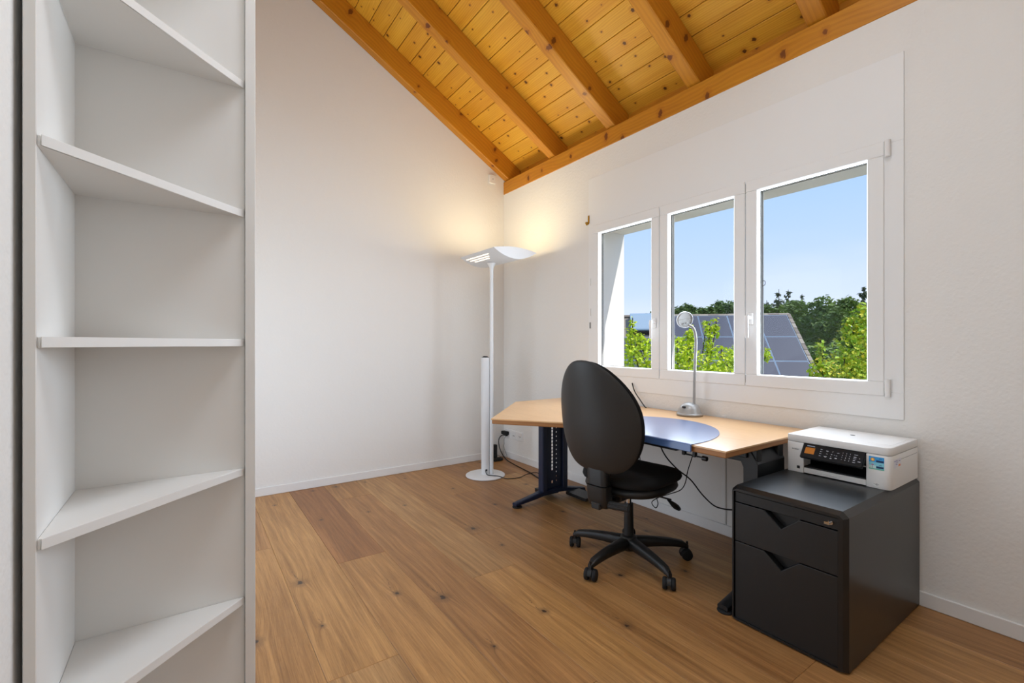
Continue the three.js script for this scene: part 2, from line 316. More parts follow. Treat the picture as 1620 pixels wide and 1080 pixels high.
for (const y of [1.43, 1.68]) obj('hinge_cap', [box(1.308, 1.316, y, y + 0.06, 0.005, 0.011, 0.002)], M.trim, w1);
obj('shutter_catch', [box(1.300, 1.318, 1.325, 1.375, 0.005, 0.011, 0.002), cyl(0.003, 0.003, 0.004, 1.309, 1.35, 0.012, 12, 'z')], M.silver, w1);
obj('catch_loop', tube([[2.700, 1.572, -0.05], [2.714, 1.572, -0.05], [2.716, 1.55, -0.05], [2.700, 1.54, -0.05]], 0.0016, 20, 6), M.black, w1);
{
  const d = sgroup('added_door_1', 'added white glazed double door in the back wall, out of view'), [a, b, , y1] = D1;  // added opening behind the shelf, carries fill light for the gable wall
  obj('door_frame', [box(a, b, y1 - 0.04, y1, RZ + 0.06, RZ + 0.13, 0.003), box(a, a + 0.04, 0, y1 - 0.04, RZ + 0.06, RZ + 0.13, 0.003), box(b - 0.04, b, 0, y1 - 0.04, RZ + 0.06, RZ + 0.13, 0.003), box(a, b, -0.014, 0.012, RZ, RZ + 0.28, 0.002)], M.frame, d);
  for (const [x0, x1, s] of [[a + 0.042, 1.298, 1], [1.302, b - 0.042, -1]]) {
    const l = obj('door_leaf', rectFrame(x0, x1, 0.014, y1 - 0.042, 0.085, RZ + 0.065, RZ + 0.125), M.frame, d); obj('pane', box(x0 + 0.084, x1 - 0.084, 0.098, y1 - 0.126, RZ + 0.095, RZ + 0.096, 0), M.glass, l);
    if (s > 0) obj('handle', [box(x1 - 0.055, x1 - 0.03, 0.98, 1.10, RZ + 0.055, RZ + 0.065, 0.003), box(x1 - 0.16, x1 - 0.035, 1.03, 1.05, RZ + 0.02, RZ + 0.035, 0.004), box(x1 - 0.052, x1 - 0.034, 1.03, 1.05, RZ + 0.03, RZ + 0.06, 0.003)], M.frame, l);
  }
}

// ---------------------------------------------------------------- corner shelf unit
{
  const t = thing('corner_shelf', 'tall white corner shelf unit with triangular shelves against the partition wall', 'shelf', [2.59, 0, 2.99]);
  obj('side_panel', box(-0.0, 0.352, 0, 2.36, 0, 0.018, 0.0012), M.shelf, t);
  obj('back_panel', box(-0.02, 0, 0, 2.36, -0.36, 0.018, 0.0012), M.shelf, t);
  obj('stile', box(-0.022, 0.014, 0, 2.36, -0.386, -0.3605, 0.0015), M.shelf, t);
  for (let k = 0; k < 7; k++) {
    const y = 1.5615 - 0.3695 * (k - 2) + 0.0; if (y < 0) break;
    const g = prism([[0.0005, -0.0005], [0.348, -0.0005], [0.348, -0.004], [0.004, -0.3585], [0.0005, -0.3585]], 0.0185, 0.001);
    g.rotateX(Math.PI / 2).scale(1, -1, 1);
    const p = g.attributes.position; for (let i = 0; i < p.count; i++) p.setXYZ(i, p.getX(i), y + 0.0 + Math.abs(p.getY(i)), -Math.abs(p.getZ(i)));
    g.computeVertexNormals(); const sb = obj('shelf_board', g, M.shelf, t);
    const eb = box(-0.2478, 0.2478, y + 0.0003, y + 0.0202, -0.0008, 0.0006, 0.0003).rotateY(-Math.PI / 4).translate(0.1768, 0, -0.1818); obj('edge_band', eb, M.shelf, sb);
  }
}

// ---------------------------------------------------------------- floor lamp
{
  const t = thing('floor_lamp', 'white uplighter floor lamp with curved head standing in the corner', 'lamp', [0.518, 0, 0.547]);
  obj('base', lathe([[0, 0], [0.172, 0], [0.178, 0.004], [0.178, 0.010], [0.172, 0.014], [0.02, 0.017], [0, 0.017]], 0, 0, 0, 64), M.lampWhite, t);
  const tb = obj('tube', lathe([[0, 0.016], [0.038, 0.016], [0.038, 1.068], [0.036, 1.072], [0.034, 1.072], [0.034, 1.05], [0, 1.05]], 0, 0, 0, 40), M.lampWhite, t);
  obj('cap', [cyl(0.0335, 0.0335, 0.012, 0, 1.07, 0, 32), box(-0.024, 0.024, 1.07, 1.084, -0.014, 0.014, 0.004)], M.black, tb);
  obj('switch', box(0.030, 0.041, 0.05, 0.066, 0.004, 0.02, 0.002), M.black, tb);
  const px = 0.034, pz = -0.044;
  obj('pole', [cyl(0.0175, 0.0165, 1.90, px, 0.017 + 0.95, pz, 28), lathe([[0.0165, 1.86], [0.02, 1.89], [0.038, 1.925], [0.038, 1.93], [0, 1.93]], px, 0, pz, 28)], M.lampWhite, t);
  // trough bent about the x axis with lens-shaped ends
  const X0 = 0.287 - 0.518, X1 = 0.867 - 0.518, Z0 = 0.233 - 0.547, Z1 = 0.678 - 0.547, Y = 2.0, dip = 0.072, zc = (Z0 + Z1) / 2, hz = (Z1 - Z0) / 2;
  const low = (z) => Y - dip * (1 - ((z - zc) / hz) ** 2), up = (z) => Y + 0.026 * (1 - ((z - zc) / hz) ** 2);
  const N = 28, prof = [], zs = [...Array(N + 1)].map((_, i) => Z0 + (Z1 - Z0) * i / N);
  for (const z of zs) prof.push([z, low(z) - 0.002]);
  for (const z of [...zs].reverse()) prof.push([z, low(z) + 0.0015]);
  const sh = prism(prof, X1 - X0 - 0.006).rotateY(-Math.PI / 2).translate(X1 - 0.003, 0, 0); sh.computeVertexNormals();
  const shade = obj('shade', toCreasedNormals(sh, 0.5), M.lampWhite, t);
  const eye = []; for (const z of zs) eye.push([z, low(z) - 0.002]); for (const z of [...zs].reverse()) eye.push([z, up(z)]);
  for (const x of [X0, X1 - 0.003]) { const e = prism(eye, 0.003).rotateY(-Math.PI / 2).translate(x + 0.003, 0, 0); e.computeVertexNormals(); obj('end_plate', toCreasedNormals(e, 0.5), M.lampWhite, shade); }
  const glow = std({ color: C('#fff4dc'), emissive: C('#ffd68f'), emissiveIntensity: 1.2, roughness: 0.6 });
  obj('light_panel', box(X0 + 0.04, X1 - 0.04, Y - 0.046, Y - 0.040, zc - 0.12, zc + 0.12, 0.001), glow, shade);
  const L = new THREE.RectAreaLight(new THREE.Color().setRGB(1.0, 0.84, 0.54), 20, X1 - X0 - 0.1, 0.2);
  L.position.set((X0 + X1) / 2, Y - 0.036, zc); t.add(L); t.updateMatrixWorld(true); L.lookAt(0.518 + (X0 + X1) / 2, 9, 0.547 + zc);
  const slotM = std({ color: C('#fff0dd'), emissive: C('#ffe9cc'), emissiveIntensity: 1.6 });
  for (const [z, a, b] of [[0.091, -0.187, 0.198], [0.065, -0.159, 0.165], [0.040, -0.118, 0.129]]) {
    const y = low(z) - 0.0035, sl = Math.atan(2 * dip * (z - zc) / hz / hz);
    const m = obj('light_slot', box(a, b, -0.0015, 0.0015, -0.005, 0.005, 0.001), slotM, shade); m.position.set(0, y, z); m.rotation.x = -sl;
    const l = new THREE.RectAreaLight(new THREE.Color().setRGB(1, 0.86, 0.66), 3, b - a - 0.004, 0.007); l.position.set((a + b) / 2, y - 0.004, z); t.add(l); l.lookAt(0.518 + l.position.x, y - 1, 0.547 + z + Math.tan(sl));
  }
}

// ---------------------------------------------------------------- desk
const veneer = rep(dataTex(1024, 512, (u, v) => { const w = fbm(u, v, 3, 4, 3, 12), f = fbm(u, v + w * 0.06, 8, 120, 3, 14), p = step(0.6, 0.85, vnoise(u * 60, v * 260, 60, 260, 15)); const t = clamp(0.5 + (f - 0.5) * 0.5 + (w - 0.5) * 0.5); return [mix(0.82, 0.93, t) - p * 0.03, mix(0.64, 0.76, t) - p * 0.03, mix(0.44, 0.56, t) - p * 0.03]; }), 1 / 1.6, 1 / 0.8);
{
  const YD = 0.735, TK = 0.028;
  const t = thing('desk', 'ergonomic beech desk with blue inlay and steel legs under the window', 'desk', [2.05, 0, 0.45]);
  const navy = std({ color: C('#14233f'), roughness: 0.42 }), blk = std({ color: C('#141517'), roughness: 0.4 });
  const wood = phys({ map: veneer, roughness: 0.33, clearcoat: 0.35, clearcoatRoughness: 0.25 });
  const edgeM = std({ color: C('#a4703f'), roughness: 0.45 });
  const L = (x, z) => [x - 2.05, -(z - 0.45)];
  const out = [[1.10, 0.016], [3.01, 0.016], [3.01, 0.862], [2.16, 0.866], [1.69, 1.225], [1.095, 0.62]].map(([x, z]) => L(x, z));
  const slab = (pts, y0, h, b) => { const g = prism(pts, h, b, 3).rotateX(-Math.PI / 2).translate(0, y0, 0); g.computeVertexNormals(); return boxUV(g); };
  obj('desktop', slab(out, YD - 0.008 + 0.0006, 0.008 - 0.0012, 0.0006), wood, t, 'beech veneer desktop');
  const inset = [[1.105, 0.021], [3.005, 0.021], [3.005, 0.857], [2.158, 0.861], [1.692, 1.219], [1.10, 0.622]].map(([x, z]) => L(x, z));
  obj('edge_band', slab(inset, YD - TK, TK - 0.008, 0.006), edgeM, t, 'brown profiled edge');
  // blue inlay: circle cut off by the front edge, lapping over it
  const padM = phys({ color: C('#46659a'), roughness: 0.3, clearcoat: 0.9, clearcoatRoughness: 0.2 }), arc = [], cx = 2.425, cz = 0.81, R = 0.425, RZ2 = 0.505, a0 = Math.asin((0.868 - cz) / RZ2);
  for (let k = 0; k <= 48; k++) { const a = a0 - (Math.PI + 2 * a0) * k / 48; arc.push(L(cx + R * Math.cos(a), cz + RZ2 * Math.sin(a))); }
  const pad = obj('inlay', slab(arc.reverse(), YD + 0.0002, 0.003, 0.0008), padM, t, 'dark blue linoleum inlay');
  const w = R * Math.cos(a0);
  obj('front_lip', box(cx - w - 2.05, cx + w - 2.05, YD - 0.034, YD + 0.003, 0.866 - 0.45, 0.876 - 0.45, 0.003), padM, pad);
  // steel frame
  obj('frame_rail', box(1.36 - 2.05, 2.95 - 2.05, 0.655, YD - TK - 0.001, 0.30 - 0.45, 0.36 - 0.45, 0.003), blk, t);
  obj('frame_rail', box(1.36 - 2.05, 2.95 - 2.05, 0.655, YD - TK - 0.001, 0.53 - 0.45, 0.59 - 0.45, 0.003), blk, t);
  obj('front_rail', box(2.02 - 2.05, 2.74 - 2.05, 0.682, YD - TK - 0.001, 0.80 - 0.45, 0.835 - 0.45, 0.002), blk, t);
  obj('crank', [cyl(0.004, 0.004, 0.11, 2.80 - 2.05, 0.665, 0.335, 12, 'x'), cyl(0.011, 0.011, 0.022, 2.86 - 2.05, 0.663, 0.335, 16, 'x'), box(2.742 - 2.05, 2.758 - 2.05, 0.66, YD - TK - 0.001, 0.325, 0.345, 0.002), box(2.80 - 2.05, 2.815 - 2.05, 0.66, YD - TK - 0.001, 0.325, 0.345, 0.002)], blk, t);
  const leg = (x, inner, mat) => {
    // perforated upright: two posts and a punched web between them
    const q = x - 2.05, z0 = 0.316 - 0.45, z1 = 0.568 - 0.45, y0 = 0.07, y1 = YD - TK - 0.0005;
    const U = obj('upright', [box(q - 0.03, q + 0.03, y0, y1, z1 - 0.045, z1, 0.006), box(q - 0.03, q + 0.03, y0, y1, z0, z0 + 0.05, 0.006)], mat, t);
    const s = new THREE.Shape([[z0 + 0.04, y0 + 0.01], [z1 - 0.04, y0 + 0.01], [z1 - 0.04, y1], [z0 + 0.04, y1]].map(([a, b]) => new THREE.Vector2(a, b)));
    const hole = (zc, yc, a, b) => s.holes.push(new THREE.Path([[zc - a, yc - b], [zc - a, yc + b], [zc + a, yc + b], [zc + a, yc - b]].map(([u, v]) => new THREE.Vector2(u, v))));
    for (let y = 0.235; y < y1 - 0.01; y += 0.0263) hole(z1 - 0.107, y, 0.0085, 0.0105);
    for (let y = 0.14; y < y1 - 0.01; y += 0.034) hole(z1 - 0.148, y, 0.0045, 0.005);
    hole(z1 - 0.107, 0.135, 0.0085, 0.0105);
    const web = new THREE.ExtrudeGeometry(s, { depth: 0.004, bevelEnabled: false }).rotateY(-Math.PI / 2).translate(q - inner * 0.012, 0, 0); web.computeVertexNormals();
    obj('web', web, mat, U, 'punched steel web');
    // foot along z, arched, on two levelling pads
    const ring = (z, y0, y1, w) => [[q - w, y0, z], [q - w, y1 - 0.006, z], [q - w + 0.008, y1, z], [q + w - 0.008, y1, z], [q + w, y1 - 0.006, z], [q + w, y0, z]];
    obj('foot', loft([ring(-0.325, 0.016, 0.036, 0.024), ring(-0.18, 0.035, 0.064, 0.028), ring(-0.10, 0.05, 0.085, 0.031), ring(0, 0.055, 0.09, 0.032), ring(0.10, 0.05, 0.085, 0.031), ring(0.18, 0.036, 0.066, 0.028), ring(0.36, 0.016, 0.036, 0.024)].map((r) => r.reverse())), mat, t);
    for (const z of [-0.31, 0.335]) obj('foot_pad', lathe([[0, 0], [0.034, 0], [0.036, 0.004], [0.034, 0.010], [0.014, 0.013], [0.014, 0.02], [0, 0.02]], q, 0, z, 24), M.rubber, t);
  };
  leg(1.35, -1, navy); leg(2.962, 1, blk);
  // cover over the right upright: beam that bends down
  const cv = prism([[2.66, 0.632], [2.915, 0.632], [2.927, 0.606], [2.927, 0.10], [2.998, 0.10], [2.998, 0.632], [2.965, 0.683], [2.66, 0.690]].map(([x, y]) => [x - 2.05, y]), 0.25, 0.003).translate(0, 0, 0.322 - 0.45); cv.computeVertexNormals();
  obj('leg_cover', cv, blk, t);
  obj('floor_tray', [box(1.19 - 2.05, 1.32 - 2.05, 0.022, 0.05, 0.36 - 0.45, 0.50 - 0.45, 0.002), box(1.379 - 2.05, 1.60 - 2.05, 0.022, 0.045, 0.20 - 0.45, 0.34 - 0.45, 0.002)], blk, t);
}

// ---------------------------------------------------------------- office chair
{
  const t = thing('office_chair', 'black office chair with oval backrest on five castors at the desk', 'chair', [2.385, 0, 0.765], 0.13);
  const shellM = std({ color: C('#262524'), roughness: 0.46 }), fab = std({ color: C('#0e0e0f'), roughness: 0.95, bumpMap: plaster, bumpScale: 0.0006 }), plast = std({ color: C('#191919'), roughness: 0.48 });
  // five-star base
  const ang = [158, 84, 13, -59, -131].map((d) => (d + 7.4) * Math.PI / 180);
  const base = obj('base', [lathe([[0, 0.066], [0.036, 0.066], [0.05, 0.08], [0.05, 0.125], [0.042, 0.14], [0.03, 0.146], [0, 0.146]], 0, 0, 0, 40), ...ang.map((a) => {
    const rings = [];
    for (let k = 0; k <= 10; k++) {
      const f = k / 10, r = 0.02 + 0.315 * f, top = 0.138 - 0.016 * f - 0.026 * f * f * f - (k === 10 ? 0.014 : 0), h = mix(0.062, 0.034, f) - (k === 10 ? 0.012 : 0), w = mix(0.031, 0.0195, f) * (k === 10 ? 0.55 : 1);
      const ring = []; for (let j = 0; j < 14; j++) { const q = j / 14 * 6.2832, cx = Math.cos(q), sy = Math.sin(q), e = 0.62; ring.push([Math.sign(cx) * Math.abs(cx) ** e * w, top - h / 2 + Math.sign(sy) * Math.abs(sy) ** e * h / 2, r]); }
      rings.push(ring);
    }
    return loft(rings.map((r) => r.reverse())).rotateY(Math.PI / 2 - a);
  })], plast, t);
  ang.forEach((a, i) => {
    const g = new THREE.Group(); g.name = 'caster'; g.position.set(0.325 * Math.cos(a), 0, 0.325 * Math.sin(a)); g.rotation.y = [0.6, 0.35, 0.5, 2.4, 1.3][i]; t.add(g);
    obj('hood', [cyl(0.006, 0.006, 0.05, 0, 0.073, 0.006, 12), loft([0, 1, 2].map((k) => { const r = []; for (let j = 0; j < 16; j++) { const q = j / 16 * Math.PI; r.push([(k - 1) * 0.010, 0.031 + 0.031 * Math.sin(q), 0.031 * Math.cos(q)]); } return r.reverse(); }))], plast, g);
    for (const s of [-1, 1]) obj('wheel', lathe([[0, -0.0125], [0.023, -0.0125], [0.0285, -0.009], [0.030, 0], [0.0285, 0.008], [0.023, 0.011], [0, 0.011]], 0, 0, 0, 28).rotateZ(Math.PI / 2).translate(s * 0.02, 0.030, 0), M.rubber, g);
  });
  obj('gas_lift', [cyl(0.027, 0.0245, 0.17, 0, 0.23, 0, 32), cyl(0.0245, 0.023, 0.006, 0, 0.318, 0, 32)], plast, t, 'black column cover');
  obj('piston', cyl(0.0155, 0.0155, 0.10, 0, 0.35, 0, 28), M.chrome, t, 'chrome piston');
  obj('mechanism', [box(-0.06, 0.06, 0.372, 0.412, -0.10, 0.16, 0.008), box(-0.028, 0.028, 0.355, 0.39, 0.10, 0.30, 0.006)], plast, t);
  // seat cushion and pan
  const pad = (hw, hd, y0, y1, n, e, front) => {                     // rounded cushion, superellipse plan
    const rings = []; const V = 10;
    for (let k = 0; k <= V; k++) {
      const v = k / V * Math.PI - Math.PI / 2, s = Math.abs(Math.cos(v)) ** 0.42, y = mix(y0, y1, 0.5 + 0.5 * Math.sin(v)), ring = [];
      const sc = k === 0 || k === V ? 0.45 : Math.max(s, 0.45);
      for (let j = 0; j < n; j++) { const q = j / n * 6.2832, c = Math.cos(q), z = Math.sin(q); const X = Math.sign(c) * Math.abs(c) ** e * hw * sc, Z = Math.sign(z) * Math.abs(z) ** e * hd * sc; const tn = Z / hd; ring.push([X * (1 - 0.07 * (tn > 0 ? tn * tn * 1.6 : 0)), y - (tn < 0 ? front * tn * tn * tn * tn : 0) + 0.012 * (X / hw) ** 2 * (k > 5 ? 1 : 0), Z]); }
      rings.push(ring);
    }
    return loft(rings);
  };
  const seat = pad(0.240, 0.240, 0.442, 0.520, 56, 0.60, 0.010).translate(0, 0, -0.02);
  obj('seat', seat, fab, t, 'black fabric seat cushion');
  obj('seat_pan', pad(0.228, 0.224, 0.396, 0.462, 56, 0.64, -0.006).translate(0, 0, -0.015), plast, t);
  // oval backrest
  const H = 0.285, Wd = 0.252;
  const egg = (q) => { const y = Math.sin(q), x = Math.cos(q), yy = y + 0.3, k = yy > 0 ? 1 - 0.17 * yy * yy : 1 - 0.06 * yy * yy; return [Math.sign(x) * Math.abs(x) ** (y > 0 ? 0.82 : 0.54) * Wd * k, Math.sign(y) * Math.abs(y) ** 0.94 * H]; };
  const bend = (x, y) => -1.05 * x * x + 0.62 * (y + 0.03) ** 2 * (y > -0.03 ? 0.55 : -0.2) + 0.13 * y;   // wings forward, top leaning back
  const shell = (sc, zf, zb, n, crown) => {
    const rings = [], m = 60, prof = [];
    for (let k = 0; k <= n; k++) { const f = k / n * Math.PI, r = Math.sin(f) ** 0.6, z = mix(zb, zf, 0.5 - 0.5 * Math.cos(f)); prof.push([Math.max(r, 0.02), z]); }
    for (const [r, z] of prof) { const ring = []; for (let j = 0; j < m; j++) { const [ex, ey] = egg(j / m * 6.2832); const x = ex * r * sc, y = ey * r * sc; ring.push([x, y, bend(x, y) + z + crown * (1 - r * r)]); } rings.push(ring); }
    return loft(rings.map((r) => r.reverse()).reverse());
  };
  const back = new THREE.Group(); back.name = 'backrest'; back.position.set(0, 0.832, 0.335); t.add(back);
  obj('shell', shell(1.0, -0.018, 0.022, 16, 0.012), shellM, back, 'smooth dark plastic back shell');
  obj('cushion', shell(0.975, -0.068, -0.012, 16, 0.0), fab, back, 'black fabric back cushion');
  // upright bracket
  const rr = (w, d, y, z, e = 0.5) => { const r = []; for (let j = 0; j < 24; j++) { const q = j / 24 * 6.2832, c = Math.cos(q), s = Math.sin(q); r.push([Math.sign(c) * Math.abs(c) ** e * w, y, z + Math.sign(s) * Math.abs(s) ** e * d]); } return r; };
  const br = obj('back_bracket', loft([rr(0.050, 0.026, 0.360, 0.250), rr(0.060, 0.034, 0.372, 0.255), rr(0.062, 0.040, 0.41, 0.262), rr(0.062, 0.040, 0.474, 0.266)].map((r) => r.reverse()).reverse().map((r) => r.reverse()).reverse().map((r) => r.reverse())), plast, t);
  obj('slide', loft([rr(0.058, 0.034, 0.478, 0.266), rr(0.058, 0.030, 0.565, 0.272), rr(0.05, 0.01, 0.62, 0.28)].map((r) => r.reverse())), plast, br);
  // tension knob: fluted grip towards the right
  const kn = []; for (let k = 0; k < 36; k++) { const a = k / 36 * 6.2832, r = 0.0185 + (k % 2 ? 0.0012 : -0.0006); kn.push([r * Math.cos(a), r * Math.sin(a)]); }
  const knob = prism(kn, 0.10, 0.002).translate(0, 0, 0); knob.rotateY(Math.PI / 2 + 0.28).translate(0.058, 0.385, 0.262);
  obj('knob', knob, plast, t, 'fluted grip');
  // lever with paddle
  obj('lever', [cyl(0.0045, 0.0045, 0.2, 0.12, 0.378, -0.06, 12, 'x'), loft([0, 1, 2, 3, 4].map((k) => { const w = [0.006, 0.014, 0.024, 0.028, 0.016][k], x = 0.20 + k * 0.017, y = 0.374 - k * 0.009, r = []; for (let j = 0; j < 12; j++) { const q = j / 12 * 6.2832; r.push([x, y + Math.sin(q) * [0.006, 0.008, 0.009, 0.008, 0.006][k], -0.06 + Math.cos(q) * w]); } return r; }))], plast, t);
}

// ---------------------------------------------------------------- desk lamp
{
  const t = thing('desk_lamp', 'silver gooseneck desk lamp with round head on the desk', 'lamp', [2.315, 0.7356, 0.105]);
  const b = obj('base', lathe([[0, 0], [0.08, 0], [0.08, 0.012], [0.076, 0.016], [0.070, 0.018], [0.066, 0.04], [0.052, 0.066], [0.03, 0.08], [0, 0.086]], 0, 0, 0, 48), M.silver, t);
  obj('switch', box(-0.012, 0.012, 0.052, 0.064, 0.055, 0.067, 0.003), M.black, b);
  obj('neck', tube([[0.028, 0.072, -0.006], [0.03, 0.20, -0.006], [0.036, 0.36, -0.006], [0.044, 0.50, 0], [0.034, 0.562, 0.012], [0.012, 0.582, 0.03]], 0.0085, 60, 14), M.silver, t);
  const h = new THREE.Group(); h.name = 'head'; h.position.set(-0.02, 0.618, 0.025); h.rotation.set(Math.PI / 2 + 0.25, 0, -0.5, 'YXZ'); h.rotation.y = 0.62; t.add(h);
  obj('housing', lathe([[0, -0.016], [0.044, -0.016], [0.052, -0.010], [0.053, 0.010], [0.050, 0.014], [0.047, 0.012], [0.046, 0.006], [0, 0.006]], 0, 0, 0, 44), M.silver, h);
  obj('cover', [box(-0.043, 0.043, 0.006, 0.0085, -0.003, 0.0, 0.0008), box(0.004, 0.018, 0.006, 0.012, 0.020, 0.026, 0.001), box(-0.016, -0.006, 0.006, 0.012, 0.022, 0.028, 0.001)], M.silver, h);
}

// ---------------------------------------------------------------- filing cabinet
{
  const t = thing('filing_cabinet', 'black steel filing cabinet with two notched drawers carrying the printer', 'cabinet', [3.223, 0, 0.42]);
  const m = std({ color: C('#171717'), roughness: 0.3 }), mf = std({ color: C('#171717'), roughness: 0.42 });
  const x0 = -0.217, x1 = 0.221, z0 = -0.405, z1 = 0.40, Y = 0.587;
  // case with chamfered front edges and an open front
  const ix0 = x0 + 0.012, ix1 = x1 - 0.030, iy0 = 0.014, iy1 = 0.562;
  const oct = (i, c, z) => [[x0 + c + i, i * 0.4], [x1 - c - i, i * 0.4], [x1 - i, 0.006 + i * 0.4], [x1 - i, Y - c - i], [x1 - c - i, Y - i], [x0 + c + i, Y - i], [x0 + i * 0.4, Y - c - i], [x0 + i * 0.4, 0.006 + i * 0.4]].map(([p, q]) => [p, q, z]);
  const rec = (z) => [[ix0 + 0.001, iy0], [ix1 - 0.001, iy0], [ix1, iy0 + 0.001], [ix1, iy1 - 0.001], [ix1 - 0.001, iy1], [ix0 + 0.001, iy1], [ix0, iy1 - 0.001], [ix0, iy0 + 0.001]].map(([p, q]) => [p, q, z]);
  obj('body', [loft([oct(0, 0.02, z0), oct(0, 0.02, z1 - 0.018), oct(0.014, 0.012, z1 - 0.002), rec(z1 - 0.002), rec(z1 - 0.05)], false, 0.3), box(x0 + 0.02, x1 - 0.02, 0.004, Y - 0.02, z0, z0 + 0.004, 0)], m, t);
  const zf = z1 - 0.014;
  const bar = obj('top_rail', box(ix0 + 0.002, ix1 - 0.002, 0.515, iy1 - 0.004, zf - 0.02, zf + 0.003, 0.0015), mf, t);
  obj('lock', [cyl(0.0085, 0.0085, 0.006, ix1 - 0.026, 0.538, zf + 0.005, 24, 'z')], M.chrome, bar);
  obj('key', [box(ix1 - 0.028, ix1 - 0.024, 0.535, 0.541, zf + 0.008, zf + 0.028, 0.001), box(ix1 - 0.040, ix1 - 0.022, 0.533, 0.543, zf + 0.026, zf + 0.0285, 0.001)], M.chrome, bar);
  for (const [y0, y1] of [[0.347, 0.511], [0.013, 0.343]]) {
    const nx = -0.012, hw = 0.069, dp = 0.058;
    const g = prism([[ix0 + 0.002, y0], [ix1 - 0.002, y0], [ix1 - 0.002, y1], [nx + hw, y1], [nx, y1 - dp], [nx - hw, y1], [ix0 + 0.002, y1]], 0.018, 0.0015).translate(0, 0, zf - 0.015); g.computeVertexNormals();
    const d = obj('drawer', g, mf, t);
    const pk = obj('pull_recess', prism([[nx - hw - 0.004, y1 - 0.001], [nx, y1 - dp - 0.004], [nx + hw + 0.004, y1 - 0.001]], 0.003).translate(0, 0, zf - 0.034), mf, d);
    const lip = (xa, ya, xb, yb) => { const dx = xb - xa, dy = yb - ya, l = Math.hypot(dx, dy), q = box(0, l, -0.0015, 0.0015, -0.032, 0.0025, 0.0008); q.rotateZ(Math.atan2(dy, dx)).translate(xa, ya, zf); return q; };
    obj('pull_edge', [lip(nx - hw, y1, nx, y1 - dp), lip(nx, y1 - dp, nx + hw, y1)], mf, d);
  }
}

